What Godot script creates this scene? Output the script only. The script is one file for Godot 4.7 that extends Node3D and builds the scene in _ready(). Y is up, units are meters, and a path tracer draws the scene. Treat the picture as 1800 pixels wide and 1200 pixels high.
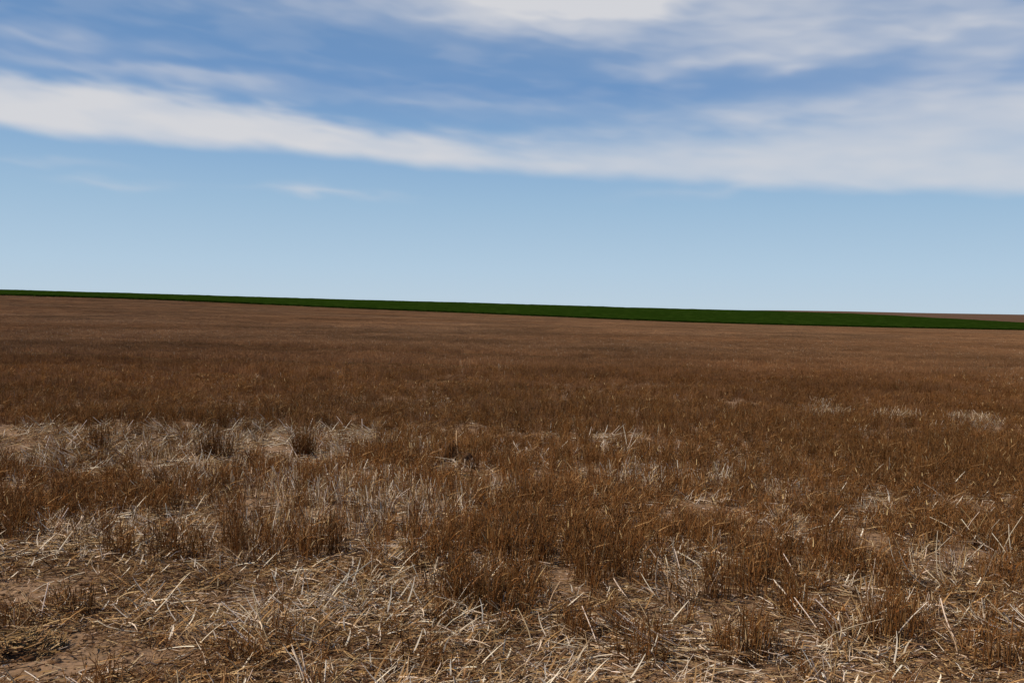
extends Node3D
# A harvested grain field under a cirrus sky: stubble and flattened straw in front, a strip of green crop on the rise behind.

const EYE := 1.55
const EDGE := 230.0        # metres to the far edge of the stubble
const CREST := 420.0       # metres to the crest of the green crop
const FAR := 1000.0        # metres to the bare rise behind it

# land profiles, surveyed along x: [x, height]
const EDGE_LAND := [[-300, 5.9], [-162, 4.92], [-133, 4.56], [-89, 4.02], [-44, 2.74], [0, 1.76], [44, 0.63], [88, 0.24], [133, 0.15], [162, 0.08], [300, 0.0]]
const CREST_LAND := [[-600, 12.0], [-296, 9.89], [-243, 9.5], [-162, 8.7], [-81, 7.75], [-27, 7.42], [0, 7.09], [80, 6.15], [129, 5.9], [161, 5.35], [188, 4.52], [215, 3.66], [242, 2.52], [296, 0.79], [600, -3.0]]
const FAR_LAND := [[-2000, 0], [-1, 5.6], [150, 9.2], [192, 10.9], [235, 12.7], [277, 13.8], [352, 14.2], [448, 13.8], [576, 14.02], [704, 14.38], [2000, 12.0]]

# patches of the field: kind, x, z, half width, half depth, turn, strength
const PATCHES := [
	["flat", -5.59, -10.50, 0.80, 1.42, -0.49, 1.0],
	["flat", -4.81, -10.87, 0.41, 1.18, -0.42, 0.8],
	["flat", -3.46, -11.77, 0.45, 1.17, -0.29, 0.9],
	["flat", -2.86, -10.07, 0.48, 0.86, -0.28, 1.0],
	["flat", -2.11, -11.05, 0.52, 1.32, -0.19, 1.0],
	["flat", -3.96, -10.65, 0.41, 1.23, -0.36, 0.6],
	["flat", -4.34, -8.80, 0.84, 0.56, -0.46, 0.5],
	["flat", -2.64, -6.07, 1.00, 0.63, -0.41, 1.0],
	["flat", -3.02, -5.60, 0.43, 0.45, -0.49, 1.0],
	["pale", -3.03, -8.30, 0.84, 0.90, -0.35, 0.8],
	["pale", -1.80, -7.45, 0.70, 1.03, -0.24, 1.0],
	["pale", -1.14, -7.50, 0.61, 1.06, -0.15, 1.0],
	["pale", -0.70, -7.02, 0.36, 0.63, -0.10, 0.8],
	["pale", -1.36, -6.32, 0.56, 0.59, -0.21, 0.8],
	["pale", -0.22, -7.50, 0.43, 0.70, -0.03, 0.6],
	["flat", -4.3, -10.3, 2.7, 1.3, -0.35, 0.72],
	["flat", -2.3, -9.9, 0.9, 0.8, -0.25, 0.9],
	["pale", -4.0, -9.4, 3.0, 1.8, -0.35, 0.8],
	["flat", -2.15, -9.05, 0.55, 0.75, -0.25, 1.0],
	["flat", -0.50, -8.55, 0.30, 0.65, -0.05, 1.0],
	["flat", -3.0, -8.75, 0.5, 0.6, -0.33, 1.0],
	["flat", -4.5, -9.0, 0.5, 0.6, -0.45, 1.0],
	["dense", -3.24, -7.02, 0.85, 0.69, -0.43, 1.0],
	["dense", -1.96, -6.52, 0.25, 0.44, -0.29, 0.8],
	["dense", 1.55, -6.75, 1.09, 1.13, 0.23, 1.0],
	["dense", 3.31, -6.52, 0.57, 1.15, 0.47, 1.0],
	["dense", 0.84, -6.30, 0.48, 0.81, 0.13, 1.0],
	["dense", -0.10, -4.82, 0.31, 0.38, -0.02, 1.0],
	["dense", 0.32, -5.62, 0.36, 0.53, 0.06, 0.8],
	["dense", 2.23, -6.00, 0.19, 0.48, 0.36, 1.0],
	["flat", -1.64, -4.52, 1.23, 0.72, -0.35, 1.0],
	["flat", -0.71, -4.05, 1.33, 0.36, -0.17, 1.0],
	["flat", -1.34, -5.02, 0.51, 0.44, -0.26, 0.8],
	["flat", 0.30, -4.17, 0.88, 0.38, 0.07, 1.0],
	["flat", 1.05, -5.45, 0.48, 0.61, 0.19, 1.0],
	["flat", 1.78, -5.05, 0.28, 0.50, 0.34, 1.0],
	["flat", 2.42, -6.05, 0.22, 0.75, 0.42, 1.0],
	["flat", 3.01, -7.20, 0.18, 0.75, 0.42, 1.0],
	["flat", 2.68, -5.07, 0.42, 0.59, 0.49, 1.0],
	["flat", 2.15, -4.32, 0.50, 0.36, 0.46, 1.0],
	["flat", 1.64, -4.15, 0.80, 0.38, 0.38, 1.0],
	["flat", -0.73, -5.57, 0.25, 0.33, -0.13, 0.8],
	["pale", -0.76, -5.07, 0.29, 0.43, -0.15, 1.0],
	["soil", -1.96, -3.70, 0.62, 0.32, -0.48, 1.0],
	["soil", -2.05, -3.98, 0.46, 0.28, -0.48, 1.0],
	["soil", -2.65, -4.80, 0.34, 0.30, -0.50, 1.0],
	["soil", -1.50, -4.72, 0.33, 0.20, -0.31, 0.9],
	["soil", 1.01, -3.90, 0.30, 0.10, 0.25, 0.9],
	["soil", 1.76, -3.82, 0.49, 0.08, 0.43, 0.6],
	["soil", -2.73, -9.92, 0.29, 0.34, -0.27, 0.9],
	["soil", -1.87, -10.12, 0.29, 0.33, -0.18, 0.8],
	["soil", -5.35, -9.70, 0.37, 0.40, -0.50, 0.8],
	["flat", 1.22, -11.25, 0.43, 0.40, 0.11, 1.0],
	["flat", 1.24, -9.97, 0.26, 0.43, 0.12, 0.9],
	["flat", 0.21, -9.55, 0.26, 0.30, 0.02, 0.9],
	["pale", 5.34, -15.05, 0.53, 1.38, 0.34, 0.9],
	["pale", 6.21, -14.15, 0.41, 0.71, 0.41, 0.9],
	["pale", 7.33, -13.85, 0.53, 1.24, 0.49, 0.9],
	["pale", -1.02, -9.80, 0.25, 0.55, -0.10, 0.8],
	["pale", 1.54, -8.37, 0.86, 0.53, 0.18, 0.6],
	["pale", 2.48, -7.92, 0.30, 0.39, 0.30, 0.5],
	["pale", 3.01, -5.62, 0.40, 0.37, 0.49, 0.9],
	["pale", -1.64, -5.47, 0.14, 0.34, -0.29, 0.9],
]
# wheel tracks through the stubble: runs of points [x, z]
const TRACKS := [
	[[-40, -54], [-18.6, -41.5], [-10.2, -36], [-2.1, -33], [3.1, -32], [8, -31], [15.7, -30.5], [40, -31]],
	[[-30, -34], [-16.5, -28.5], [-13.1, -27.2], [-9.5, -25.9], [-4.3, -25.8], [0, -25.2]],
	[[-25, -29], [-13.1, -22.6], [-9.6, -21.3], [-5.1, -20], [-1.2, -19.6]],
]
# the long bank of cirrus: [bearing in degrees, height of its foot, height of its top]
const BANK := [[-46, 9.6, 11.0], [-38, 9.8, 12.2], [-30, 9.87, 12.7], [-25.7, 9.62, 13.1], [-21.1, 9.74, 12.96], [-16.2, 9.84, 12.5], [-11, 9.63, 11.8], [-5.7, 9.29, 11.6], [-0.2, 9.08, 11.1], [5.3, 8.82, 11.6], [10.7, 8.55, 11.75], [15.9, 8.16, 11.9], [20.8, 7.78, 13.1], [25.5, 7.48, 13.9], [29.8, 7.18, 13.8], [40, 7.0, 13.0], [52, 7.6, 10.0]]
# loose wisps: bearing, height, half width, half height (degrees), strength
const WISPS := [
	[-26.6, 13.6, 7.4, 0.45, 0.25], [-20.2, 13.9, 8.1, 0.4, 0.35], [-9.5, 13.3, 9.0, 0.3, 0.12], [3.6, 19.9, 10.0, 2.1, 1.5], [-6.0, 19.8, 6.5, 1.1, 0.55], [13.0, 20.6, 6.0, 1.0, 0.6], [2.0, 17.8, 9.0, 0.8, 0.15],
	[-0.3, 18.6, 6.0, 1.2, 0.25], [25.2, 16.6, 4.8, 0.62, 0.75], [18.9, 17.4, 8.6, 1.0, 0.5],
	[15.7, 15.9, 8.5, 0.5, 0.4], [17.2, 15.1, 1.7, 0.37, 0.45], [10.2, 15.3, 2.2, 0.6, 0.25], [20.5, 19.0, 8.4, 0.9, 0.4],
	[28.4, 15.4, 3.6, 1.1, 0.35], [-28.4, 14.9, 4.8, 0.44, 0.3], [-21.2, 15.3, 4.8, 0.37, 0.14], [-17.0, 18.4, 9.4, 0.7, 0.18],
	[-12.4, 7.5, 4.3, 0.2, 0.28], [-13.5, 7.75, 1.3, 0.35, 0.3], [-24.2, 7.3, 2.9, 0.26, 0.2], [-27.5, 8.3, 3.3, 0.26, 0.22],
	[12.4, 8.1, 4.4, 0.3, 0.22], [3.4, 13.0, 9.6, 0.7, 0.16], [15.1, 12.7, 7.4, 0.8, 0.35], [-4.0, 15.2, 14.0, 0.5, 0.03],
]

var rng := RandomNumberGenerator.new()
var used := {}
var n_fine := FastNoiseLite.new()
var n_mid := FastNoiseLite.new()
var n_sky := FastNoiseLite.new()
var straw_mat: StandardMaterial3D

func noise_of(seed_: int, freq: float, octaves: int) -> FastNoiseLite:
	var n := FastNoiseLite.new()
	n.noise_type = FastNoiseLite.TYPE_SIMPLEX_SMOOTH
	n.seed = seed_; n.frequency = freq
	n.fractal_type = FastNoiseLite.FRACTAL_FBM; n.fractal_octaves = octaves
	return n

func along(t: Array, x: float, col := 1) -> float:
	if x <= t[0][0]: return t[0][col]
	for i in range(1, t.size()):
		if x <= t[i][0]:
			var k: float = (x - t[i - 1][0]) / (t[i][0] - t[i - 1][0])
			return lerpf(t[i - 1][col], t[i][col], k)
	return t[t.size() - 1][col]

func soft(t: Array, x: float, w: float, col := 1) -> float:   # the same, with its corners rounded
	return (along(t, x - w, col) + 2.0 * along(t, x, col) + along(t, x + w, col)) / 4.0

func land(x: float, z: float) -> float:
	var t := clampf((-z - 8.0) / (EDGE - 8.0), 0.0, 1.0)
	var h := 0.0
	if t > 0.0: h = soft(EDGE_LAND, x, 12.0) * pow(t, 1.5)
	if z > -30.0:
		h += (n_mid.get_noise_2d(x * 3.0, z * 3.0) * 0.025 + n_fine.get_noise_2d(x * 9.0, z * 9.0) * 0.014 + absf(n_fine.get_noise_2d(x * 30.0, z * 30.0)) * 0.012) * clampf((30.0 + z) / 15.0, 0.0, 1.0)
	return h

# ---------------------------------------------------------------- sky
func sky_base(el: float) -> Vector3:
	var stops := [[0.0, Vector3(0.52, 0.63, 0.72)], [3.0, Vector3(0.44, 0.59, 0.73)], [7.0, Vector3(0.33, 0.50, 0.68)], [10.0, Vector3(0.25, 0.42, 0.64)],
		[14.0, Vector3(0.155, 0.30, 0.55)], [20.0, Vector3(0.14, 0.265, 0.485)], [45.0, Vector3(0.09, 0.19, 0.44)], [91.0, Vector3(0.07, 0.15, 0.38)]]
	for i in range(1, stops.size()):
		if el <= stops[i][0]:
			var k: float = (el - stops[i - 1][0]) / (stops[i][0] - stops[i - 1][0])
			var a: Vector3 = stops[i - 1][1]
			return a.lerp(stops[i][1], k)
	return stops[-1][1]

func sky_at(az: float, el: float) -> Color:
	var a := deg_to_rad(az); var e := deg_to_rad(el)
	var dir := Vector3(sin(a) * cos(e), sin(e), -cos(a) * cos(e))
	var c := sky_base(el)
	# high cirrus on a flat layer, all round
	var q := Vector2(dir.x, dir.z) / (dir.y + 0.13)
	var w1 := n_sky.get_noise_2d(q.x * 14.0 + 40.0, q.y * 14.0)
	var streak := n_sky.get_noise_2d(q.x * 9.0 + w1 * 10.0 + 300.0, q.y * 26.0 + q.x * 5.0 + w1 * 16.0)
	var body := n_sky.get_noise_2d(q.x * 6.0 - 200.0, q.y * 12.0 + w1 * 5.0)
	var wide := smoothstep(-0.05, 0.5, body + 0.5 * streak) * 0.8 * smoothstep(2.0, 9.0, el)
	var inside := 1.0 - smoothstep(33.0, 46.0, absf(az))
	var low := 1.0 - smoothstep(20.5, 27.0, el)
	var near := inside * low
	var cov := wide * (1.0 - near)
	if near > 0.001:
		# wisps seen low over the field
		var u := az; var v := el
		var wa := n_sky.get_noise_2d(u * 3.2, v * 11.0 + u * 1.3)
		var wb := n_sky.get_noise_2d(u * 3.5 + 90.0, v * 24.0 + u * 2.0 + wa * 9.0)
		var wc := n_sky.get_noise_2d(u * 2.0 + 500.0, v * 7.0)
		var foot := soft(BANK, az, 1.5, 1) + wa * 0.22
		var top := soft(BANK, az, 1.5, 2) + wa * 0.45 + wb * 0.25
		var fade := lerpf(0.7, 1.7, smoothstep(-12.0, 8.0, az))
		var peak := lerpf(0.97, 0.74, smoothstep(-12.0, 6.0, az))
		var bank := smoothstep(-0.25, 0.75, v - foot) * smoothstep(-fade * 0.7, fade * 1.2, top - v) * peak * (0.90 + 0.26 * wc + 0.08 * wb)
		var keep := 1.0 - clampf(bank, 0.0, 1.0)
		for s in WISPS:
			var dx: float = (u - s[0]) / s[2]
			if absf(dx) > 2.4: continue
			var tilt: float = 0.06 * (u - s[0]) if s[0] > 8.0 else -0.01 * (u - s[0])
			var dy: float = (v - s[1] - tilt + wa * 0.45) / s[3]
			if absf(dy) > 2.6: continue
			var g := exp(-dx * dx * 1.1 - dy * dy)
			keep *= 1.0 - clampf(s[4] * g * (0.95 + 0.35 * wb + 0.6 * wc), 0.0, 0.95)
		var veil := 0.10 * smoothstep(-0.2, 0.6, wc + 0.5 * wb) * smoothstep(11.0, 15.0, v) + 0.12 * smoothstep(5.0, 25.0, az) * smoothstep(11.0, 14.0, v)
		keep *= 1.0 - clampf(veil, 0.0, 0.6)
		cov = lerpf(cov, 1.0 - keep, near)
	cov = clampf(cov, 0.0, 0.97)
	c = c.lerp(Vector3(0.665, 0.67, 0.70), cov)
	return Color(c.x, c.y, c.z)

func make_sky() -> ImageTexture:
	n_sky = noise_of(77, 0.05, 3)
	var cw := 768; var ch := 384
	var im := Image.create(cw, ch, false, Image.FORMAT_RGBF)
	for j in ch:
		var el := 90.0 - (j + 0.5) / ch * 180.0
		if el < -2.0:
			im.fill_rect(Rect2i(0, j, cw, ch - j), Color(0.12, 0.085, 0.06))
			break
		for i in cw: im.set_pixel(i, j, sky_at(wrapf((i + 0.5) / cw * 360.0, -180.0, 180.0), maxf(el, 0.1)))
	var w := 4096; var h := 2048
	im.resize(w, h, Image.INTERPOLATE_CUBIC)
	for j in range(int(h * (90.0 - 23.0) / 180.0), int(h * 91.0 / 180.0)):
		var el := 90.0 - (j + 0.5) / h * 180.0
		for k in range(int(-w * 36.0 / 360.0), int(w * 36.0 / 360.0)):   # the column at the image's edge looks along -z
			im.set_pixel(posmod(k, w), j, sky_at((k + 0.5) / w * 360.0, maxf(el, 0.1)))
	return ImageTexture.create_from_image(im)

# ---------------------------------------------------------------- helpers for objects
func numbered(called: String) -> String:
	if not used.has(called):
		used[called] = 0
		return called
	used[called] += 1
	return "%s_%03d" % [called, used[called]]

func tag(o: Node, label := "", category := "", group := "", kind := "") -> void:
	if label: o.set_meta("label", label)
	if category: o.set_meta("category", category)
	if group: o.set_meta("group", group)
	if kind: o.set_meta("kind", kind)

func put(called: String, mesh: Mesh, mat: Material, parent: Node) -> MeshInstance3D:
	var o := MeshInstance3D.new()
	o.name = numbered(called) if parent == self else called
	o.mesh = mesh
	if mat: o.material_override = mat
	parent.add_child(o, true)
	return o

# a bundle of stalks collected into one mesh
class Bundle:
	var v := PackedVector3Array()
	var n := PackedVector3Array()
	var c := PackedColorArray()
	var idx := PackedInt32Array()

	func tri(a: int, b: int, d: int) -> void:
		var face := (v[d] - v[a]).cross(v[b] - v[a])
		if face.dot(n[a] + n[b] + n[d]) >= 0.0: idx.append_array([a, b, d])
		else: idx.append_array([a, d, b])

	func quad(a: int, b: int, d: int, e: int) -> void:
		tri(a, b, d); tri(a, d, e)

	# a hollow straw from p along dir, bending towards bend
	func stalk(p: Vector3, dir: Vector3, length: float, r0: float, r1: float, bend: Vector3, col: Color, rings := 3, sides := 3) -> void:
		var first := v.size()
		var side := dir.cross(Vector3(0.31, 0.2, 0.93)).normalized()
		for k in rings:
			var t := float(k) / (rings - 1)
			var at := p + dir * length * t + bend * length * t * t
			var r := lerpf(r0, r1, t)
			var d := (dir + bend * 2.0 * t).normalized()
			var a1 := (side - d * side.dot(d)).normalized()
			var a2 := d.cross(a1)
			for s in sides:
				var ang := TAU * s / sides
				var nn := a1 * cos(ang) + a2 * sin(ang)
				v.append(at + nn * r); n.append(nn); c.append(col)
		for k in rings - 1:
			for s in sides:
				var a := first + k * sides + s
				var b := first + k * sides + (s + 1) % sides
				quad(a, b, b + sides, a + sides)
		for s in range(1, sides - 1):
			var e := first + (rings - 1) * sides
			tri(e, e + s, e + s + 1)

	# a dry leaf: a narrow folded ribbon
	func leaf(p: Vector3, dir: Vector3, length: float, width: float, bend: Vector3, col: Color) -> void:
		var first := v.size()
		var side := dir.cross(Vector3(0.1, 0.95, 0.3)).normalized()
		for k in 4:
			var t := k / 3.0
			var at := p + dir * length * t + bend * length * t * t
			var w := width * (1.0 - 0.75 * t * t) * 0.5
			var up := side.cross(dir).normalized()
			v.append(at - side * w + up * w * 0.5); v.append(at); v.append(at + side * w + up * w * 0.5)
			for _q in 3:
				n.append(up); c.append(col)
		for k in 3:
			var a := first + k * 3
			quad(a, a + 1, a + 4, a + 3); quad(a + 1, a + 2, a + 5, a + 4)

	func mesh() -> ArrayMesh:
		var arr := []
		arr.resize(Mesh.ARRAY_MAX)
		arr[Mesh.ARRAY_VERTEX] = v; arr[Mesh.ARRAY_NORMAL] = n; arr[Mesh.ARRAY_COLOR] = c; arr[Mesh.ARRAY_INDEX] = idx
		var m := ArrayMesh.new()
		m.add_surface_from_arrays(Mesh.PRIMITIVE_TRIANGLES, arr)
		return m

func rf(a: float, b: float) -> float: return rng.randf_range(a, b)

func lean_dir(ang: float, lean: float) -> Vector3:
	return Vector3(cos(ang) * sin(lean), cos(lean), sin(ang) * sin(lean))

const BROWNS := [Color(0.172, 0.071, 0.023), Color(0.22, 0.100, 0.034), Color(0.135, 0.054, 0.017), Color(0.27, 0.140, 0.056), Color(0.165, 0.078, 0.031)]
const GOLDS := [Color(0.37, 0.225, 0.10), Color(0.31, 0.175, 0.072), Color(0.45, 0.30, 0.15), Color(0.26, 0.145, 0.062)]
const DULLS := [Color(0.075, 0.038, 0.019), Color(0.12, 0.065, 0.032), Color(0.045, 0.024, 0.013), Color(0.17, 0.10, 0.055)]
const PALES := [Color(0.62, 0.49, 0.35), Color(0.74, 0.62, 0.48), Color(0.48, 0.34, 0.20), Color(0.58, 0.46, 0.34), Color(0.42, 0.28, 0.15)]
const MIDS := [Color(0.27, 0.16, 0.07), Color(0.33, 0.21, 0.10), Color(0.23, 0.13, 0.06), Color(0.20, 0.125, 0.07)]

func pick(list: Array) -> Color:
	var c: Color = list[rng.randi() % list.size()]
	var k := rf(0.82, 1.18)
	return Color(c.r * k, c.g * k * rf(0.95, 1.05), c.b * k)

func lerp_color(a: Color, b: Color, t: float) -> Color:
	var k := rf(0.92, 1.08)
	return Color(lerpf(a.r, b.r, t) * k, lerpf(a.g, b.g, t) * k, lerpf(a.b, b.b, t) * k)

func brown_tuft(n: int, rad: float, pale_share: float) -> ArrayMesh:
	var b := Bundle.new()
	for i in n:
		var a := rf(0, TAU); var r := rad * sqrt(rng.randf())
		var pale := rng.randf() < pale_share
		var col := pick(PALES) if pale else pick(BROWNS)
		var d := lean_dir(rf(0, TAU), absf(rng.randfn(0.0, 0.20)))
		var len_ := rf(0.09, 0.24) * (rf(0.8, 1.15) if pale else 1.0)
		var rr := rf(0.0016, 0.0026) if not pale else rf(0.002, 0.003)
		b.stalk(Vector3(cos(a) * r, -0.01, sin(a) * r), d, len_, rr, rr * 0.8, lean_dir(rf(0, TAU), PI / 2) * rf(0, 0.3), col)
		if i % 2 == 0:
			b.leaf(Vector3(cos(a) * r, rf(0.03, 0.16), sin(a) * r), lean_dir(rf(0, TAU), rf(0.4, 1.2)), rf(0.06, 0.13), rf(0.004, 0.007), Vector3(0, -rf(0.1, 0.6), 0), pick(BROWNS) if rng.randf() > 0.12 + pale_share else pick(GOLDS))
	return b.mesh()

func pale_tuft(n: int, rad: float, lo: float, hi: float) -> ArrayMesh:
	var b := Bundle.new()
	for i in n:
		var a := rf(0, TAU); var r := rad * sqrt(rng.randf())
		var d := lean_dir(a + rf(-0.8, 0.8), absf(rng.randfn(0.15, 0.28)))
		var rr := rf(0.0022, 0.0036)
		b.stalk(Vector3(cos(a) * r, -0.01, sin(a) * r), d, rf(lo, hi), rr, rr * 0.85, lean_dir(rf(0, TAU), PI / 2) * rf(0, 0.2), pick(PALES) if rng.randf() < 0.62 else pick(MIDS))
		if i % 3 == 0:
			b.leaf(Vector3(cos(a) * r, rf(0.01, 0.08), sin(a) * r), lean_dir(rf(0, TAU), rf(0.6, 1.4)), rf(0.06, 0.16), rf(0.005, 0.009), Vector3(0, -rf(0.1, 0.6), 0), pick(PALES))
	return b.mesh()

func leaning_tuft(n: int, rad: float, lean: float) -> ArrayMesh:   # all pushed over towards +x
	var b := Bundle.new()
	for i in n:
		var a := rf(0, TAU); var r := rad * sqrt(rng.randf())
		var d := lean_dir(rng.randfn(0.0, 0.35), lean + rng.randfn(0.0, 0.16))
		var rr := rf(0.0022, 0.0036)
		b.stalk(Vector3(cos(a) * r, 0.0, sin(a) * r), d, rf(0.16, 0.30), rr, rr * 0.85, Vector3(0, -rf(0.0, 0.15), 0), pick(PALES) if rng.randf() < 0.7 else pick(MIDS))
	return b.mesh()

func litter(n: int, rad: float, high: float, lo: float, hi: float, pale_share: float) -> ArrayMesh:   # straw lying about, mostly one way
	var b := Bundle.new()
	for i in n:
		var a := rf(0, TAU); var r := rad * sqrt(rng.randf())
		var yaw := rng.randfn(0.0, 0.5) + (PI if rng.randf() < 0.5 else 0.0)
		if rng.randf() < 0.18: yaw = rf(0, TAU)
		var d := Vector3(cos(yaw), rng.randfn(0.0, 0.10), sin(yaw)).normalized()
		var len_ := rf(lo, hi)
		var col := pick(PALES) if rng.randf() < pale_share else (pick(GOLDS) if rng.randf() < 0.28 else pick(DULLS))
		var p := Vector3(cos(a) * r, rf(0.004, high), sin(a) * r) - d * len_ * 0.5
		var rr := rf(0.0019, 0.0036) if rng.randf() < 0.45 else rf(0.0009, 0.0018)
		var bend := Vector3(-d.z, rng.randfn(0.0, 0.2), d.x) * rng.randfn(0.0, 0.28)
		if rng.randf() < 0.28: b.leaf(p, d, len_ * 0.8, rf(0.005, 0.010), bend, col)
		else: b.stalk(p, d, len_, rr, rr * 0.9, bend, col)
	return b.mesh()

func mat_tuft(n: int, rad: float, pale: float) -> ArrayMesh:   # trampled, tangled straw and leaf that has not quite lain down
	var b := Bundle.new()
	for i in n:
		var a := rf(0, TAU); var r := rad * sqrt(rng.randf())
		var d := lean_dir(rng.randfn(0.0, 0.9) + (PI if rng.randf() < 0.4 else 0.0), rf(0.5, 1.6))
		var p := Vector3(cos(a) * r, rf(0.0, 0.05), sin(a) * r)
		var bend := Vector3(rf(-0.3, 0.3), -rf(0.0, 0.5), rf(-0.3, 0.3))
		var col := pick(GOLDS) if rng.randf() < 0.35 else (pick(PALES) if rng.randf() < pale else (pick(BROWNS) if rng.randf() < 0.5 else pick(DULLS)))
		if rng.randf() < 0.45: b.leaf(p, d, rf(0.05, 0.16), rf(0.004, 0.009), bend, col)
		else: b.stalk(p, d, rf(0.06, 0.18), rf(0.001, 0.0028), 0.001, bend, col)
	return b.mesh()

func far_clump(n: int, rad: float, width: float, hi: float, pale_share: float, mid_share: float) -> ArrayMesh:
	var b := Bundle.new()
	for i in n:
		var a := rf(0, TAU); var r := rad * sqrt(rng.randf())
		var col := pick(PALES) if rng.randf() < pale_share else lerp_color(BROWNS[0], Color(0.355, 0.20, 0.105), clampf(mid_share + rf(-0.2, 0.2), 0.0, 1.0))
		b.stalk(Vector3(cos(a) * r, -0.05, sin(a) * r), lean_dir(rf(0, TAU), absf(rng.randfn(0, 0.25))), rf(0.6, 1.0) * hi, width, width * 0.7, Vector3.ZERO, col, 2, 3)
	return b.mesh()

# collected places of many copies
var copies := {}
func lay(key: String, p: Vector3, yaw: float, s: Vector3, tint: Color) -> void:
	if not copies.has(key): copies[key] = PackedFloat32Array()
	var cy := cos(yaw); var sy := sin(yaw)
	var buf: PackedFloat32Array = copies[key]
	buf.append_array([cy * s.x, 0.0, sy * s.z, p.x, 0.0, s.y, 0.0, p.y, -sy * s.x, 0.0, cy * s.z, p.z, tint.r, tint.g, tint.b, 1.0])
	copies[key] = buf

func commit(key: String, mesh: Mesh, called: String, parent: Node3D) -> void:
	if not copies.has(key): return
	var buf: PackedFloat32Array = copies[key]
	var mm := MultiMesh.new()
	mm.transform_format = MultiMesh.TRANSFORM_3D
	mm.use_colors = true
	mm.mesh = mesh
	mm.instance_count = buf.size() / 16
	mm.buffer = buf
	var o := MultiMeshInstance3D.new()
	o.name = called
	o.multimesh = mm
	o.material_override = straw_mat
	tag(o, "", "", "", "stuff")
	parent.add_child(o, true)

# what grows or lies at a spot: x standing, y flattened, z pale share, w bare soil
func cover(x: float, z: float) -> Vector4:
	var d := -z
	var wob := n_mid.get_noise_2d(x * 2.0 + 50.0, z * 2.0) * 0.35
	var stand := smoothstep(4.9, 5.8, d + wob + 0.5 * smoothstep(-0.5, 0.5, x))
	var flat := 0.0; var pale := 0.0; var dense := 0.0; var soil := 0.0
	if d < 18.0:
		var rag := n_fine.get_noise_2d(x * 5.0, z * 5.0) * 0.45
		for s in PATCHES:
			var dx: float = x - s[1]; var dz: float = z - s[2]
			var reach: float = s[3] + s[4]
			if absf(dx) > reach * 1.4 or absf(dz) > reach * 1.4: continue
			var ct := cos(s[5]); var st := sin(s[5])
			var lx: float = (dx * ct + dz * st) / s[3]
			var lz: float = (-dx * st + dz * ct) / s[4]
			var g: float = (1.0 - smoothstep(0.55, 1.15, sqrt(lx * lx + lz * lz) + rag)) * s[6]
			match s[0]:
				"flat": flat = maxf(flat, g)
				"pale": pale = maxf(pale, g)
				"dense": dense = maxf(dense, g)
				"soil": soil = maxf(soil, g)
	else:
		pale = smoothstep(0.42, 0.6, n_mid.get_noise_2d(x * 0.9 + 9.0, z * 0.5)) * 0.25
	var s1 := maxf(stand, dense) * (1.0 - flat * (1.0 - 0.6 * dense)) * (1.0 - soil)
	return Vector4(s1, maxf(flat, 1.0 - stand) * (1.0 - dense * 0.6), pale, soil)

func track_near(x: float, z: float) -> float:
	var best := 99.0
	for run in TRACKS:
		for i in run.size() - 1:
			var a := Vector2(run[i][0], run[i][1]); var b := Vector2(run[i + 1][0], run[i + 1][1])
			best = minf(best, Geometry2D.get_closest_point_to_segment(Vector2(x, z), a, b).distance_to(Vector2(x, z)))
	return best

func tint_at(x: float, z: float) -> Color:
	var k := 1.0 + 0.35 * n_mid.get_noise_2d(x * 0.5, z * 0.5) + 0.25 * n_fine.get_noise_2d(x * 1.5, z * 1.5) + rf(-0.12, 0.12)
	var warm := 1.0 + 0.08 * n_mid.get_noise_2d(x * 0.3 + 70.0, z * 0.3)
	if z < -18.0: k *= 1.0 + 0.16 * n_mid.get_noise_2d(x * 0.12, z * 0.9 + x * 0.05)
	return Color(k, k / warm, k / warm / warm)

# ---------------------------------------------------------------- ground
func noise_tex(n: FastNoiseLite, ramp: Gradient, size := 1024, normal := false, strength := 4.0) -> NoiseTexture2D:
	var t := NoiseTexture2D.new()
	t.width = size; t.height = size; t.seamless = true; t.noise = n
	t.as_normal_map = normal
	t.bump_strength = strength
	if ramp: t.color_ramp = ramp
	return t

func ramp_of(list: Array) -> Gradient:
	var g := Gradient.new()
	var offs := PackedFloat32Array(); var cols := PackedColorArray()
	for i in list.size():
		offs.append(float(i) / (list.size() - 1)); cols.append((list[i] as Color).linear_to_srgb())
	g.offsets = offs; g.colors = cols
	return g

func earth(a: Array, scale_: float, seed_: int, bump: float) -> StandardMaterial3D:
	var m := StandardMaterial3D.new()
	m.albedo_texture = noise_tex(noise_of(seed_, 0.012, 6), ramp_of(a))
	m.roughness = 0.95
	m.metallic_specular = 0.2
	m.uv1_triplanar = true; m.uv1_world_triplanar = true
	m.uv1_scale = Vector3.ONE * scale_
	if bump > 0.0:
		m.normal_enabled = true
		m.normal_texture = noise_tex(noise_of(seed_ + 1, 0.03, 6), null, 1024, true, bump)
		m.normal_scale = 1.0
	return m

func sheet(rows: Array, half: Callable, cols: int, height: Callable, bias := 0.25) -> ArrayMesh:
	var v := PackedVector3Array(); var idx := PackedInt32Array()
	for z in rows:
		var w: float = half.call(z)
		for i in cols:
			var c := float(i) / (cols - 1) * 2.0 - 1.0
			var x := w * (bias * c + (1.0 - bias) * c * c * c)
			v.append(Vector3(x, height.call(x, z), z))
	for j in rows.size() - 1:
		for i in cols - 1:
			var a := j * cols + i
			idx.append_array([a, a + cols, a + 1, a + 1, a + cols, a + cols + 1])   # rows run away from the eye
	var st := SurfaceTool.new()
	var arr := []
	arr.resize(Mesh.ARRAY_MAX)
	arr[Mesh.ARRAY_VERTEX] = v; arr[Mesh.ARRAY_INDEX] = idx
	st.create_from_arrays(arr)
	st.generate_normals()
	return st.commit()

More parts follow.
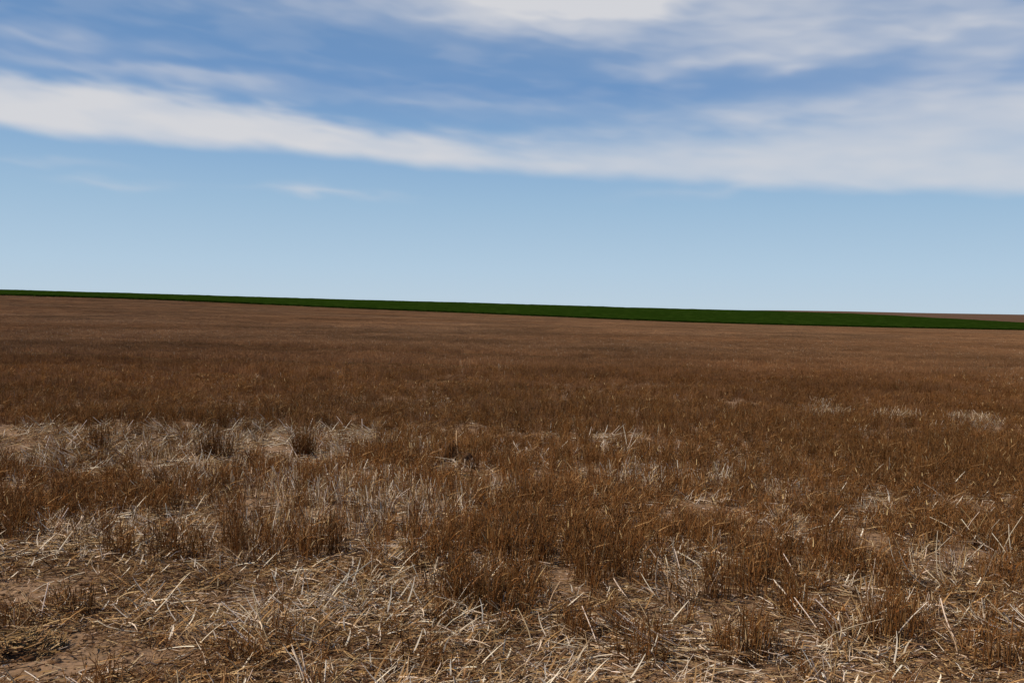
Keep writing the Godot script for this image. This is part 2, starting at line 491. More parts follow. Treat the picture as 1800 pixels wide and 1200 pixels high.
func _ready() -> void:
	rng.seed = 20240611
	n_fine = noise_of(11, 0.12, 3)
	n_mid = noise_of(23, 0.10, 3)

	# camera
	var cam := Camera3D.new()
	cam.name = "camera"
	cam.position = Vector3(0, EYE, 0)
	cam.rotation_degrees = Vector3(-1.6, 0, 1.02)
	cam.fov = 42.1
	cam.near = 0.05; cam.far = 6000.0
	add_child(cam)
	cam.current = true

	# sky and sun
	var env := Environment.new()
	env.background_mode = Environment.BG_SKY
	var sky := Sky.new()
	var pano := PanoramaSkyMaterial.new()
	pano.panorama = make_sky()
	sky.sky_material = pano
	env.sky = sky
	env.background_energy_multiplier = 1.0
	env.ambient_light_source = Environment.AMBIENT_SOURCE_SKY
	env.tonemap_mode = Environment.TONE_MAPPER_LINEAR
	env.tonemap_exposure = 1.0
	env.sdfgi_enabled = true; env.ssao_enabled = true; env.ssil_enabled = true
	var we := WorldEnvironment.new()
	we.name = "world_environment"
	we.environment = env
	add_child(we)
	var sun := DirectionalLight3D.new()
	sun.name = "sun"
	sun.light_energy = 1.45
	sun.light_color = Color(1.0, 0.95, 0.87)
	sun.light_angular_distance = 0.6
	sun.shadow_enabled = true
	sun.rotation_degrees = Vector3(-52, -84, 0)
	add_child(sun)

	straw_mat = StandardMaterial3D.new()
	straw_mat.vertex_color_use_as_albedo = true
	straw_mat.roughness = 0.85
	straw_mat.metallic_specular = 0.06
	straw_mat.backlight_enabled = true
	straw_mat.backlight = Color(0.5, 0.5, 0.5)

	# ---- land
	var rows := []
	var z := 40.0
	while z > 1.0:
		rows.append(z); z -= 1.5
	z = -1.0
	while z > -14.0:
		rows.append(z); z -= 0.055
	while z > -(EDGE + 6.0):
		rows.append(z); z -= 0.05 + (-z - 13.0) * 0.03
	rows.append(-(EDGE + 6.0))
	var soil := earth([Color(0.13, 0.074, 0.038), Color(0.20, 0.12, 0.066), Color(0.25, 0.155, 0.09), Color(0.18, 0.108, 0.058), Color(0.27, 0.175, 0.105)], 0.45, 5, 6.0)
	var ground := put("stubble_field_ground", sheet(rows, func(zz): return 30.0 + 2.0 * absf(zz), 301, land), soil, self)
	tag(ground, "", "", "", "structure")

	var crop_land := func(x, zz):
		var t: float = clampf((-zz - EDGE) / (CREST - EDGE), 0.0, 1.0)
		var h: float = lerpf(soft(EDGE_LAND, x * EDGE / maxf(-zz, EDGE), 12.0), soft(CREST_LAND, x * CREST / maxf(-zz, EDGE), 14.0) , sin(t * PI * 0.5) * 0.35 + t * 0.65)
		if -zz > CREST: h -= pow((-zz - CREST) / 60.0, 2.0) * 3.0
		return h
	var crop_rows := []
	z = -(EDGE + 0.3)
	while z > -(CREST + 90.0):
		crop_rows.append(z); z -= 1.2 + (-z - EDGE) * 0.012
	var n_crop := noise_of(91, 0.35, 3)
	var crop_top := func(x, zz):
		var k: float = clampf((-zz - EDGE - 0.2) / 0.6, 0.0, 1.0)
		return crop_land.call(x, zz) + 0.55 * k + (n_crop.get_noise_2d(x, zz) * 0.16 + n_crop.get_noise_2d(x * 0.08, zz * 0.08) * 0.15) * k
	var green := earth([Color(0.009, 0.017, 0.002), Color(0.014, 0.031, 0.003), Color(0.010, 0.021, 0.002), Color(0.022, 0.040, 0.005), Color(0.009, 0.019, 0.002)], 0.012, 31, 0.0)
	green.metallic_specular = 0.0
	var crop := Node3D.new()
	crop.name = "green_crop"
	add_child(crop)
	tag(crop, "strip of dark green growing crop on the rise beyond the stubble", "crop", "", "stuff")
	put("crop_canopy", sheet(crop_rows, func(zz): return 1.6 * absf(zz), 361, crop_top, 0.6), green, crop).set_meta("kind", "stuff")

	var far_rows := []
	z = -(CREST + 70.0)
	while z > -2600.0:
		far_rows.append(z); z -= 12.0 + (-z - CREST) * 0.02
	var far_land := func(x, zz):
		var t: float = smoothstep(CREST + 60.0, FAR, -zz)
		return lerpf(-8.0, soft(FAR_LAND, x, 20.0), t) - maxf(0.0, -zz - FAR) * 0.012
	var bare := earth([Color(0.075, 0.038, 0.018), Color(0.10, 0.052, 0.025), Color(0.088, 0.045, 0.021)], 0.01, 41, 0.0)
	var rise := put("bare_far_field", sheet(far_rows, func(_zz): return 3200.0, 241, far_land, 0.4), bare, self)
	tag(rise, "", "", "", "structure")

	grow_field()
	grow_crop_edge(crop, crop_land, green)
	landmarks(soil)

func grow_field() -> void:
	var meshes := {}
	for i in 6: meshes["brown%d" % i] = brown_tuft(24, 0.065, 0.008)
	for i in 4: meshes["mixed%d" % i] = brown_tuft(18, 0.06, 0.35)
	for i in 4: meshes["pale%d" % i] = pale_tuft(12, 0.06, 0.09, 0.22)
	for i in 4: meshes["lean%d" % i] = leaning_tuft(12, 0.07, 1.0)
	for i in 6: meshes["litter%d" % i] = litter(34, 0.18, 0.055, 0.03, 0.14, 0.48)
	for i in 5: meshes["litterdark%d" % i] = litter(32, 0.18, 0.045, 0.03, 0.13, 0.12)
	for i in 5: meshes["mat%d" % i] = mat_tuft(26, 0.10, 0.75)
	for i in 4: meshes["rusty%d" % i] = mat_tuft(26, 0.10, 0.1)
	for i in 3: meshes["chaff%d" % i] = litter(30, 0.14, 0.012, 0.015, 0.06, 0.2)
	for i in 4: meshes["fade%d" % i] = far_clump(26, 0.10, 0.0028, 0.25, 0.01, 0.40)
	for i in 5: meshes["far%d" % i] = far_clump(44, 0.32, 0.005, 0.27, 0.01, 0.50)
	for i in 5: meshes["farther%d" % i] = far_clump(44, 0.32, 0.006, 0.27, 0.01, 0.75)
	for i in 3: meshes["litter_track_shade%d" % i] = litter(44, 0.34, 0.05, 0.08, 0.24, 0.02)  # crushed straw for the wheel tracks, their shadow lines put into its dark colour
	for i in 5: meshes["distant%d" % i] = far_clump(80, 0.95, 0.018, 0.29, 0.0, 0.90)

	# near field, to 26 m
	z_rows(2.6, 26.0, 0.105, 0.004, func(x, z):
		var c := cover(x, z)
		var y := land(x, z)
		var d: float = -z
		var t := tint_at(x, z)
		var gap := n_fine.get_noise_2d(x * 3.0 + 200.0, z * 6.0)
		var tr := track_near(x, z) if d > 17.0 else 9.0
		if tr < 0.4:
			if rng.randf() < 0.3: lay("litter_track_shade%d" % (rng.randi() % 3), Vector3(x, y, z), rf(-0.4, 0.4), Vector3.ONE, Color(0.75, 0.72, 0.7))  # tinted darker as the shadow along the track
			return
		if rng.randf() < c.x * (0.86 + 1.3 * gap):
			var tall := 0.9 + 0.6 * n_mid.get_noise_2d(x * 2.2, z * 2.2 + 90.0) + rf(-0.12, 0.12)
			var sc := Vector3(1.0, tall, 1.0) * (1.0 + maxf(0.0, d - 12.0) * 0.03)
			sc.y = tall
			var roll := rng.randf()
			if roll < c.z * 0.55: lay("pale%d" % (rng.randi() % 4), Vector3(x, y, z), rf(0, TAU), sc, t)
			elif roll < c.z * 0.9 or rng.randf() < 0.02: lay("mixed%d" % (rng.randi() % 4), Vector3(x, y, z), rf(0, TAU), sc, t)
			elif rng.randf() < (d - 10.0) / 17.0: lay("fade%d" % (rng.randi() % 4), Vector3(x, y, z), rf(0, TAU), sc, t)
			else: lay("brown%d" % (rng.randi() % 6), Vector3(x, y, z), rf(0, TAU), sc, t)
		elif rng.randf() < c.y * (1.0 - c.w) * clampf(0.12 + (0.5 + 0.7 * smoothstep(-0.6, 0.2, x)) * gap, 0.03, 0.7):
			lay(("brown%d" if rng.randf() < 0.75 else "mixed%d") % (rng.randi() % 4), Vector3(x, y, z), rf(0, TAU), Vector3(0.9, rf(0.3, 0.95), 0.9), t)
		if d < 13.0 and rng.randf() < (0.10 + 0.55 * c.y) * (1.0 - c.w) * clampf(0.55 + 1.6 * n_mid.get_noise_2d(x * 1.7 + 31.0, z * 1.7), 0.05, 1.0):
			var rust := n_mid.get_noise_2d(x * 1.6 - 80.0, z * 2.6) * 3.2 + rf(-0.5, 0.5) > -0.05 - 0.35 * (1.0 - smoothstep(4.2, 5.2, d))
			lay(("rusty%d" if rust else "mat%d") % (rng.randi() % 4), Vector3(x, y, z), rng.randfn(0.2, 0.6), Vector3(1, rf(0.7, 1.3), 1), t)
		if d < 16.0:
			var want := (0.20 + 0.55 * c.y) * (1.0 - 0.93 * c.w)
			if rng.randf() < want * (0.8 + 0.7 * gap):
				var dark := n_mid.get_noise_2d(x * 1.6 - 80.0, z * 2.6) * 3.2 + rf(-0.4, 0.4) > -0.25 - 0.5 * (1.0 - smoothstep(4.2, 5.2, d))
				lay(("litterdark%d" if dark else "litter%d") % (rng.randi() % 5), Vector3(x, y, z), rng.randfn(0.0, 0.35), Vector3(1, rf(0.6, 1.3), 1), t)
			if d < 9.0 and rng.randf() < 0.5 * (1.0 - 0.6 * c.w):
				lay("chaff%d" % (rng.randi() % 3), Vector3(x, y, z), rf(0, TAU), Vector3.ONE, t)
			if rng.randf() < c.y * (1.0 - c.w) * (0.10 if d < 8.0 else 0.3) * clampf(0.6 + 2.0 * gap, 0.0, 1.6):
				var kind := "lean%d" if rng.randf() < 0.55 else "pale%d"
				lay(kind % (rng.randi() % 4), Vector3(x, y, z), rng.randfn(2.6, 0.7), Vector3(1, rf(0.6, 1.0), 1), t)
	)
	# the middle distance
	z_rows(26.0, 74.0, 0.30, 0.004, func(x, z):
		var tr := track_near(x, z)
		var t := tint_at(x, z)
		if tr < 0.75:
			lay("litter_track_shade%d" % (rng.randi() % 3), Vector3(x, land(x, z), z), rf(-0.4, 0.4), Vector3(1, 1, 1), Color(0.75, 0.72, 0.7))  # the track's shadow line again, by dark straw and tint
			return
		if rng.randf() > 0.92: return
		var kind := "farther%d" if rng.randf() < (-z - 24.0) / 34.0 else "far%d"
		lay(kind % (rng.randi() % 5), Vector3(x, land(x, z), z), rf(0, TAU), Vector3(1, 0.85 + 0.3 * n_mid.get_noise_2d(x, z) + (0.2 if tr < 0.9 else 0.0), 1), t)
	)
	# far off
	z_rows(74.0, EDGE - 1.0, 0.95, 0.0, func(x, z):
		if rng.randf() > 0.93: return
		lay("distant%d" % (rng.randi() % 5), Vector3(x, land(x, z), z), rf(0, TAU), Vector3(1, rf(0.8, 1.1), 1), tint_at(x, z))
	)
	# crumbs of earth on the bare soil
	for i in 4:
		var st := SurfaceTool.new()
		var sm := SphereMesh.new()
		sm.radius = 1.0; sm.height = 2.0; sm.radial_segments = 7; sm.rings = 4
		var arr := sm.get_mesh_arrays()
		var v: PackedVector3Array = arr[Mesh.ARRAY_VERTEX]
		for q in v.size(): v[q] = v[q] * (1.0 + 0.7 * n_mid.get_noise_3d(v[q].x * 12.0 + i * 50.0, v[q].y * 12.0, v[q].z * 12.0)) * Vector3(1, 0.6, 0.9)
		arr[Mesh.ARRAY_VERTEX] = v
		st.create_from_arrays(arr); st.generate_normals()
		meshes["crumb%d" % i] = st.commit()
	for i in 16000:
		var z := -rf(3.2, 11.0); var x := rf(-0.66, 0.66) * -z
		var c := cover(x, z)
		if rng.randf() > 0.12 + c.w: continue
		var size := rf(0.002, 0.007) if rng.randf() < 0.9 else rf(0.007, 0.016)
		var k := rf(0.12, 0.24)
		lay("crumb%d" % (i % 4), Vector3(x, land(x, z) + size * 0.2, z), rf(0, TAU), Vector3.ONE * size, Color(k, k * 0.6, k * 0.31))
	var crumbs := Node3D.new(); crumbs.name = "soil_crumbs"; add_child(crumbs)
	tag(crumbs, "crumbs of dry earth strewn over the bare soil", "soil crumbs", "", "stuff")
	var stubble := Node3D.new(); stubble.name = "standing_stubble"; add_child(stubble)
	tag(stubble, "rusty brown stubble standing across the whole harvested field", "stubble", "", "stuff")
	var straw := Node3D.new(); straw.name = "straw_litter"; add_child(straw)
	tag(straw, "pale straw lying flattened over the soil in the foreground", "straw", "", "stuff")
	for key in meshes:
		var lies: bool = key.begins_with("litter") or key.begins_with("chaff") or key.begins_with("mat") or key.begins_with("rusty")
		if key.begins_with("crumb"): commit(key, meshes[key], "crumbs", crumbs)
		else: commit(key, meshes[key], "fallen_straw" if lies else "stubble_stems", straw if lies else stubble)

func z_rows(from: float, to: float, step: float, grow: float, each: Callable) -> void:
	var d := from
	while d < to:
		var s := step + (d - from) * grow
		var half := 0.66 * d + 1.2
		var x := -half
		while x < half:
			each.call(x + rf(-0.5, 0.5) * s, -(d + rf(-0.5, 0.5) * s))
			x += s
		d += s

func grow_crop_edge(crop: Node3D, crop_land: Callable, green: Material) -> void:
	var b := Bundle.new()
	for i in 26:
		var a := rf(0, TAU); var r := 0.5 * sqrt(rng.randf())
		b.stalk(Vector3(cos(a) * r, -0.05, sin(a) * r), lean_dir(rf(0, TAU), absf(rng.randfn(0, 0.3))), rf(0.5, 0.72), 0.03, 0.01, Vector3.ZERO, Color.WHITE, 2, 3)
	var mesh := b.mesh()
	var buf := PackedFloat32Array()
	var x := -210.0
	while x < 210.0:
		for k in 3:
			var z := -(EDGE + 0.1 + rf(0, 1.6))
			var yaw := rf(0, TAU)
			buf.append_array([cos(yaw), 0.0, sin(yaw), x + rf(-0.4, 0.4), 0.0, rf(0.8, 1.2), 0.0, crop_land.call(x, z), -sin(yaw), 0.0, cos(yaw), z])
		x += 0.55
	var mm := MultiMesh.new()
	mm.transform_format = MultiMesh.TRANSFORM_3D
	mm.mesh = mesh
	mm.instance_count = buf.size() / 12
	mm.buffer = buf
	var o := MultiMeshInstance3D.new()
	o.name = "crop_blades"
	o.multimesh = mm
	o.material_override = green
	o.set_meta("kind", "stuff")
	crop.add_child(o, true)

# ---------------------------------------------------------------- tufts, heaps and straws that stand out one by one
var stalk_meshes := {}

func stalk_mesh(kind: String) -> Mesh:   # one metre long, to be scaled
	if not stalk_meshes.has(kind):
		var made := []
		for i in 9:
			var b := Bundle.new()
			var col := pick(BROWNS) if kind == "brown" else (pick(MIDS) if kind == "mid" else pick(PALES))
			b.stalk(Vector3.ZERO, Vector3.UP, 1.0, rf(0.0024, 0.0036), rf(0.002, 0.003), Vector3(rf(-0.2, 0.2), 0, rf(-0.2, 0.2)), col, 5, 5)
			made.append(b.mesh())
		stalk_meshes[kind] = made
	return stalk_meshes[kind][rng.randi() % 9]

func add_stalk(parent: Node, kind: String, p: Vector3, dir: Vector3, length: float, wide := 1.0) -> void:
	var o := put("stalk", stalk_mesh(kind), straw_mat, parent)
	var d := dir.normalized()
	var q := Quaternion(Vector3.UP, d) if d.y > -0.999 else Quaternion(Vector3.RIGHT, PI)
	o.transform = Transform3D(Basis(q) * Basis(Vector3.UP, rf(0, TAU)) * Basis.from_scale(Vector3(wide, length, wide)), p)

func thing(called: String, category: String, label: String, x: float, z: float, group := "") -> Node3D:
	var o := Node3D.new()
	o.name = numbered(called)
	add_child(o)
	o.position = Vector3(x, land(x, z), z)
	tag(o, label, category, group)
	return o

func clump(label: String, x: float, z: float, high: float, wide: float, stems: int, pale := 4) -> void:
	var t := thing("stubble_clump", "stubble clump", label, x, z, "stubble clumps that stand out of the field")
	var b := Bundle.new()
	for i in stems:
		var a := rf(0, TAU); var r := wide * 0.46 * pow(rng.randf(), 0.7)
		var rr := rf(0.0017, 0.0028)
		var d := lean_dir(a + rf(-1, 1), absf(rng.randfn(0.06, 0.16)))
		b.stalk(Vector3(cos(a) * r, -0.015, sin(a) * r * 0.8), d, high * rf(0.3, 1.0) * (1.0 - 1.2 * pow(r / wide, 1.5)), rr, rr * 0.8, lean_dir(rf(0, TAU), PI / 2) * rf(0, 0.12), pick(BROWNS))
		if i % 2 == 0: b.leaf(Vector3(cos(a) * r, rf(0.1, 0.6) * high, sin(a) * r * 0.8), lean_dir(rf(0, TAU), rf(0.3, 1.2)), rf(0.05, 0.12), rf(0.004, 0.007), Vector3(0, -rf(0.1, 0.6), 0), pick(BROWNS))
	put("stems", b.mesh(), straw_mat, t).set_meta("kind", "stuff")
	for i in pale:
		var a := rf(0, TAU); var r := wide * rf(0.2, 0.5)
		add_stalk(t, "pale" if i % 2 == 0 else "mid", Vector3(cos(a) * r, -0.01, sin(a) * r), lean_dir(a, rf(0.05, 0.5)), high * rf(0.28, 0.55), 0.85)

func tuft(label: String, x: float, z: float, high: float, wide: float, lean: float, toward: float, count := 16, spread := 0.25) -> void:   # pale straws in a fan
	var t := thing("straw_tuft", "straw tuft", label, x, z, "pale straw tufts")
	for i in count:
		var a := rf(0, TAU); var r := wide * 0.4 * sqrt(rng.randf())
		var side := cos(a) * r
		var d := (lean_dir(toward, lean) + Vector3(side * 1.4 / wide * spread * 2.0, 0, 0) + Vector3(rng.randfn(0, spread * 0.6), 0, rng.randfn(0, spread * 0.6))).normalized()
		add_stalk(t, "pale" if rng.randf() < 0.75 else "mid", Vector3(side, -0.008 if lean < 0.9 else rf(0.0, 0.04), sin(a) * r * 0.6), d, high * rf(0.45, 0.95), rf(0.85, 1.2))
	var b := Bundle.new()
	for i in count:
		var a := rf(0, TAU); var r := wide * 0.5 * sqrt(rng.randf())
		b.leaf(Vector3(cos(a) * r, rf(0.0, 0.05), sin(a) * r * 0.7), lean_dir(rf(0, TAU), rf(0.6, 1.5)), rf(0.05, 0.14), rf(0.006, 0.010), Vector3(0, -rf(0.1, 0.4), 0), pick(PALES) if rng.randf() < 0.5 else pick(MIDS))
	put("dry_leaves", b.mesh(), straw_mat, t).set_meta("kind", "stuff")

func heap(label: String, x: float, z: float, wide: float, deep: float, high: float, count: int, pale: float, yaw := 0.0) -> void:
	var t := thing("straw_heap", "straw heap", label, x, z, "heaps of flattened straw")
	var b := Bundle.new()
	for i in count:
		var a := rf(0, TAU); var r := sqrt(rng.randf())
		var w := yaw + rng.randfn(0.0, 0.55) + (PI if rng.randf() < 0.5 else 0.0)
		var d := Vector3(cos(w), rng.randfn(0.0, 0.16), sin(w)).normalized()
		var len_ := rf(0.06, 0.2)
		var p := Vector3(cos(a) * r * wide * 0.5, high * (1.0 - r * r) * rf(0.4, 1.0) + 0.006, sin(a) * r * deep * 0.5) - d * len_ * 0.5
		var col := pick(PALES) if rng.randf() < pale else pick(MIDS)
		if rng.randf() < 0.4: b.leaf(p, d, len_, rf(0.006, 0.010), Vector3(rf(-0.1, 0.1), rf(-0.15, 0.1), rf(-0.1, 0.1)), col)
		else:
			var rr := rf(0.002, 0.0035)
			b.stalk(p, d, len_, rr, rr, Vector3(rf(-0.1, 0.1), 0, rf(-0.1, 0.1)), col)
	put("matted_straw", b.mesh(), straw_mat, t).set_meta("kind", "stuff")
	for i in 7:
		var w := yaw + rng.randfn(0.0, 0.6)
		add_stalk(t, "pale", Vector3(rf(-0.3, 0.3) * wide, high * rf(0.7, 1.0), rf(-0.3, 0.3) * deep), Vector3(cos(w), rf(-0.05, 0.5), sin(w)), rf(0.1, 0.18), 1.1)

func straw(label: String, a: Vector2, lift: float, dir: Vector3, length: float, wide: float, bent := false) -> void:
	var t := thing("straw_stalk", "straw", label, a.x, a.y, "single straws that stand out")
	var d := dir.normalized()
	add_stalk(t, "pale", Vector3(0, lift, 0), d, length, wide)
	if bent:
		var last: Node3D = t.get_child(0)
		add_stalk(t, "pale", last.transform * Vector3(0, 0.98, 0), Vector3(0.9, 0.1, 0.2), length * 0.35, wide)

func clod(label: String, x: float, z: float, size: Vector3, mat: Material) -> void:
	var st := SurfaceTool.new()
	var s := SphereMesh.new()
	s.radius = 1.0; s.height = 2.0; s.radial_segments = 20; s.rings = 11
	var arr := s.get_mesh_arrays()
	var v: PackedVector3Array = arr[Mesh.ARRAY_VERTEX]
	var off := rf(0, 500)
	for i in v.size():
		var p := v[i]
		var k := 1.0 + 0.5 * n_mid.get_noise_3d(p.x * 9.0 + off, p.y * 9.0, p.z * 9.0) + 0.22 * n_fine.get_noise_3d(p.x * 22.0 + off, p.y * 22.0, p.z * 22.0)
		v[i] = p * k * size
	arr[Mesh.ARRAY_VERTEX] = v
	st.create_from_arrays(arr)
	st.generate_normals()
	var o := put("soil_clod", st.commit(), mat, self)
	o.position = Vector3(x, land(x, z) + size.y * 0.35, z)
	tag(o, label, "clod", "clods of earth")

func landmarks(soil: Material) -> void:
	rng.seed = 4711
	clump("tall dense rusty clump jutting into the flattened straw at mid-frame", -0.10, -4.55, 0.33, 0.42, 190, 7)
	clump("thin brown clump with dark foot between the leaning pale swath and the clod-strewn bare soil", 1.09, -4.02, 0.34, 0.26, 80, 5)
	clump("ragged sparse brown clump beside the long pale straw lying aslant", 1.86, -4.27, 0.40, 0.30, 80, 6)
	clump("low brown clump in the near corner where the pale straws end", 2.23, -3.92, 0.28, 0.28, 70, 3)
	clump("small spiky brown weed-like tuft standing alone in the litter beside bare soil", -2.19, -4.45, 0.24, 0.22, 46, 1)
	clump("upright rounded dark tuft alone on the pale bare patch", -2.20, -9.45, 0.40, 0.26, 240, 2)
	clump("wide fuzzy brown tuft between two pale bare patches", -3.06, -9.10, 0.44, 0.44, 240, 3)
	clump("slim olive-brown tuft among the farthest pale straw patch", -4.50, -9.65, 0.38, 0.30, 90, 2)
	clump("dark tall clump standing over the gap that runs up between two stubble blocks", 2.14, -5.70, 0.36, 0.36, 170, 4)
	clump("sparse thin brown stems rising from flat litter just before the pale leaning swath", 0.58, -3.92, 0.26, 0.28, 34, 3)
	clump("sparse stems in flat litter in front of the dense central clump", -0.36, -3.80, 0.24, 0.34, 26, 3)
	clump("small brown clump in litter at the foot of the photo next to bare soil", -1.13, -3.80, 0.17, 0.16, 40, 2)
	clump("isolated brown clump in the narrow straw gap of the darker stubble", 1.51, -4.62, 0.24, 0.22, 60, 3)
	tuft("whitish straws standing in a close fan beside the central brown clump", -0.73, -4.78, 0.21, 0.32, 0.18, 0.0, 26, 0.35)
	tuft("bunch of pale straws combed over flat in one direction near the right-hand stubble block", 2.46, -5.05, 0.26, 0.40, 1.15, 3.5, 26, 0.2)
	tuft("broad pale swath of straws leaning over in front of the densest dark stubble", 1.05, -5.25, 0.26, 0.55, 0.75, 3.6, 30, 0.25)
	tuft("second swath of leaning straws below the dark hollows in the litter", 0.86, -4.75, 0.24, 0.45, 0.8, 3.6, 26, 0.25)
	tuft("small silvery tuft splayed open at the edge of the yellow flattened straw", -1.61, -5.40, 0.20, 0.16, 0.1, 0.0, 12, 0.5)
	tuft("tiny grey curled tuft standing in the litter before the silvery splayed one", -1.72, -5.10, 0.11, 0.10, 0.2, 1.0, 9, 0.8)
	tuft("lone pale tuft poking out of unbroken brown stubble", -0.92, -9.25, 0.24, 0.14, 0.3, 3.2, 9, 0.4)
	tuft("forked bare twig-like straws below the dense central clump", -0.24, -4.30, 0.17, 0.22, 0.1, 0.0, 10, 0.8)
	tuft("whitish tuft in the mixed pale stubble, farther of two", -1.01, -6.95, 0.22, 0.26, 0.15, 3.0, 16, 0.3)
	tuft("whitish tuft in the mixed pale stubble, nearer of two", -1.39, -7.20, 0.22, 0.22, 0.1, 0.0, 14, 0.3)
	tuft("pale spiky straws on the farthest patch of flattened straw", -5.65, -10.80, 0.25, 0.36, 0.9, 3.8, 14, 0.4)
	tuft("row of hooked pale straws in front of the fuzzy brown tuft", -3.87, -9.30, 0.22, 0.46, 0.15, 0.5, 18, 0.35)
	tuft("pale upright straws behind the fuzzy brown tuft", -3.05, -10.75, 0.24, 0.42, 0.2, 0.5, 16, 0.35)
	tuft("loose long straws slanting out of the brown block at the field's shaded side", 3.28, -6.20, 0.26, 0.40, 0.5, 3.3, 14, 0.3)
	tuft("tall pale stalks beside the edge of the frame above the combed bunch", 3.22, -5.65, 0.30, 0.22, 0.25, 3.2, 10, 0.25)
	tuft("two or three straws leaning over the dark hollow in the stubble", 3.74, -7.50, 0.22, 0.12, 0.5, 0.2, 6, 0.5)
	tuft("far pale fleck of slanting straws, middle of the three", 6.13, -14.0, 0.28, 0.40, 0.5, 3.4, 12, 0.3)
	tuft("far pale fleck of slanting straws, rightmost of the three", 7.33, -13.6, 0.30, 0.46, 0.6, 3.4, 12, 0.3)
	tuft("far pale fleck of slanting straws, leftmost of the three", 5.36, -14.7, 0.28, 0.46, 0.6, 3.4, 10, 0.3)
	tuft("low pale tuft in unbroken stubble past the two dark shade lumps", 0.21, -9.5, 0.16, 0.34, 0.2, 0.0, 14, 0.4)
	heap("yellowish heap of flattened straw before the dark standing row", -2.52, -5.75, 0.62, 0.5, 0.09, 150, 0.45)
	heap("tangle of curved pale straws lying beside the whitish fan", -0.98, -4.62, 0.34, 0.26, 0.06, 70, 0.6, 0.5)
	heap("pale straws heaped crosswise behind the whitish fan", -0.66, -5.70, 0.36, 0.30, 0.10, 80, 0.6)
	heap("small straw heap in the unbroken stubble, farther and smoother one", 1.37, -11.05, 0.62, 0.5, 0.12, 110, 0.4)
	heap("small straw heap in the unbroken stubble, nearer and spikier one", 1.25, -9.90, 0.34, 0.4, 0.12, 60, 0.55)
	# a mat of straw arched over a hollow
	var hump := thing("straw_hump", "straw hump", "hump of matted straw with a black hollow under it, beside bare soil", -2.20, -3.98)
	var b := Bundle.new()
	for i in 900:
		var a := rf(0.0, TAU)
		var up := rf(0.0, 1.45)
		var p := Vector3(cos(a) * cos(up) * 0.19, sin(up) * 0.092 * (0.8 + 0.5 * n_mid.get_noise_2d(a * 6.0, up * 8.0)), sin(a) * cos(up) * 0.17)
		if up < 0.85 and a > 0.24 * PI and a < 0.56 * PI: continue      # the hollow, open to the near side
		var d := Vector3(-sin(a) + rf(-0.7, 0.7), rf(-0.35, 0.3), cos(a) + rf(-0.7, 0.7)).normalized()
		var len_ := rf(0.05, 0.12)
		var col := pick(GOLDS) if rng.randf() < 0.45 else (pick(MIDS) if rng.randf() < 0.6 else pick(DULLS))
		if rng.randf() < 0.4: b.leaf(p - d * len_ * 0.5, d, len_, rf(0.005, 0.009), -p * 0.5, col)
		else: b.stalk(p - d * len_ * 0.5, d, len_, rf(0.002, 0.003), 0.002, Vector3(-p.x, -0.3, -p.z) * 0.5, col)
	put("matted_straw", b.mesh(), straw_mat, hump).set_meta("kind", "stuff")
	add_stalk(hump, "pale", Vector3(-0.10, 0.065, 0.02), Vector3(1, 0.03, 0.1), 0.14)
	add_stalk(hump, "pale", Vector3(-0.08, 0.07, 0.0), Vector3(-0.3, 1.0, 0.1), 0.06)
	add_stalk(hump, "mid", Vector3(0.02, 0.0, 0.16), Vector3(0.05, 1.0, -0.3), 0.08)
	add_stalk(hump, "mid", Vector3(-0.16, 0.0, 0.16), Vector3(0.5, 0.7, -0.1), 0.16)
	# single straws
	straw("long pale straw lying aslant beside the ragged sparse brown clump", Vector2(1.72, -4.40), 0.06, Vector3(0.11, -0.03, 0.05), 0.14, 1.5)
	straw("straight pinkish stalk standing alone over the soil near the isolated brown clump", Vector2(1.46, -4.10), 0.0, Vector3(0.0, 1.0, -0.05), 0.20, 1.3)
	straw("pale straw leaning steeply away from the bright short one", Vector2(2.19, -4.25), 0.0, Vector3(-0.09, 0.12, -0.04), 0.17, 1.2)
	straw("short bright white straw lying among leaning straws", Vector2(2.22, -4.38), 0.03, Vector3(0.08, -0.02, 0.05), 0.09, 1.8)
	straw("pale straw tilted the opposite way to its neighbours near the low corner clump", Vector2(2.08, -4.05), 0.0, Vector3(0.04, 0.13, -0.03), 0.15, 1.2)
	straw("pale straw lying diagonally below the ragged sparse brown clump", Vector2(1.78, -4.18), 0.02, Vector3(0.10, -0.01, 0.12), 0.16, 1.4)
	straw("straw leaning back beside the thin brown clump with dark foot", Vector2(0.97, -4.20), 0.0, Vector3(-0.09, 0.09, -0.05), 0.15, 1.3)
	straw("tall pale stalk standing upright out of the litter right of the central clump", Vector2(0.12, -4.05), 0.0, Vector3(-0.02, 1.0, -0.1), 0.18, 1.2)
	straw("thin whitish stub standing upright in the litter near the forked straws", Vector2(0.34, -4.05), 0.0, Vector3(0.0, 1.0, 0.0), 0.09, 1.2)
	straw("bright straw propped up at the foot of the central clump", Vector2(-0.28, -4.38), 0.0, Vector3(-0.07, 0.07, -0.03), 0.12, 1.6)
	straw("pale stalk standing in the flat litter at the foot of the photo", Vector2(-0.33, -3.80), 0.0, Vector3(-0.02, 0.13, -0.02), 0.13, 1.2)
	straw("straw lying diagonally on the litter above the bare soil", Vector2(-1.97, -4.22), 0.05, Vector3(0.24, -0.06, 0.24), 0.30, 1.2)
	straw("pink-white straw lying flat on the bare soil in front of the hump", Vector2(-2.14, -3.82), 0.012, Vector3(0.14, 0.0, 0.02), 0.13, 1.0)
	straw("thin white straw standing against the densest dark stubble", Vector2(1.02, -5.72), 0.0, Vector3(0.0, 1.0, 0.0), 0.12, 1.3)
	straw("bent grey stalk standing in the straw gap by the isolated clump", Vector2(1.53, -4.55), 0.0, Vector3(-0.04, 0.12, 0.0), 0.14, 1.3)
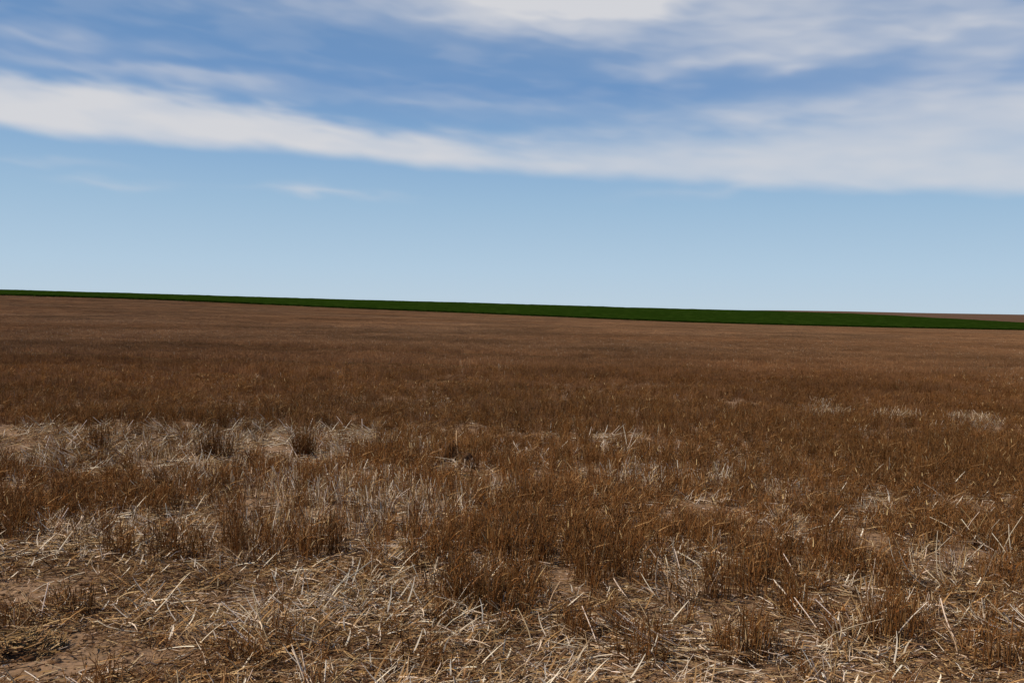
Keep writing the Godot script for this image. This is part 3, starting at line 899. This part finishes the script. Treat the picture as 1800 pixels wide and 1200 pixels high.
	straw("stalk with its top snapped over sideways among the leaning straws", Vector2(2.41, -4.45), 0.0, Vector3(0.0, 1.0, 0.0), 0.12, 1.3, true)
	straw("bright straw slanting in front of the heap behind the whitish fan", Vector2(-0.54, -5.55), 0.0, Vector3(-0.06, 0.08, -0.02), 0.12, 1.5)
	straw("straw pointing down to the bottom of the frame among dark litter", Vector2(1.59, -4.02), 0.03, Vector3(0.10, -0.02, 0.14), 0.17, 1.3)
	straw("flat bright straw lying level in the litter at the foot of the photo", Vector2(-0.88, -3.90), 0.045, Vector3(0.14, -0.02, 0.04), 0.14, 1.4)
	straw("pale straw slanting in the mixed stubble beside the silvery tuft", Vector2(-1.52, -5.75), 0.0, Vector3(-0.06, 0.12, 0.0), 0.14, 1.4)
	straw("straw leaning at the shaded right side of the central clump", Vector2(0.22, -4.55), 0.0, Vector3(-0.05, 0.11, -0.02), 0.13, 1.4)
	straw("pale standing straw in the nearest pale row before the dark stubble band", Vector2(-4.05, -8.15), 0.0, Vector3(0.0, 1.0, 0.0), 0.16, 1.6)
	# clods, and two dark lumps in place of shaded gaps in the stubble
	var earth_and_shade := earth([Color(0.05, 0.025, 0.012), Color(0.085, 0.044, 0.021), Color(0.065, 0.033, 0.016)], 3.0, 61, 4.0)  # dark earth; on the two mid-field lumps the tone is painted shade
	clod("tall dark lump standing in for a shaded gap in mid-field, upper of the two", -0.62, -9.25, Vector3(0.085, 0.15, 0.07), earth_and_shade)
	clod("dark lump standing in for a shaded gap, pale straw beside it, lower of two", -0.43, -8.85, Vector3(0.08, 0.12, 0.06), earth_and_shade)
	clod("dark crumb of earth on the bare soil below the straw hump", -2.10, -3.86, Vector3(0.024, 0.014, 0.018), earth_and_shade)
	clod("pale crumb of earth on the bare soil beside the dark one", -1.98, -3.84, Vector3(0.03, 0.016, 0.02), soil)
	clod("small earth lump at the strip of bare soil within the litter", -1.51, -4.70, Vector3(0.035, 0.02, 0.03), soil)
	clod("flat earth lump on the bare soil in front of the thin brown clump", 1.01, -3.86, Vector3(0.05, 0.022, 0.04), soil)
	straw("pale straw leaning on the lower dark shade lump in mid-field", Vector2(-0.38, -8.76), 0.0, Vector3(-0.25, 1.0, -0.1), 0.24, 1.8)
	straw("pale straw slung across the taller dark shade lump in mid-field", Vector2(-0.52, -9.15), 0.05, Vector3(-0.35, 1.0, 0.0), 0.28, 1.8)
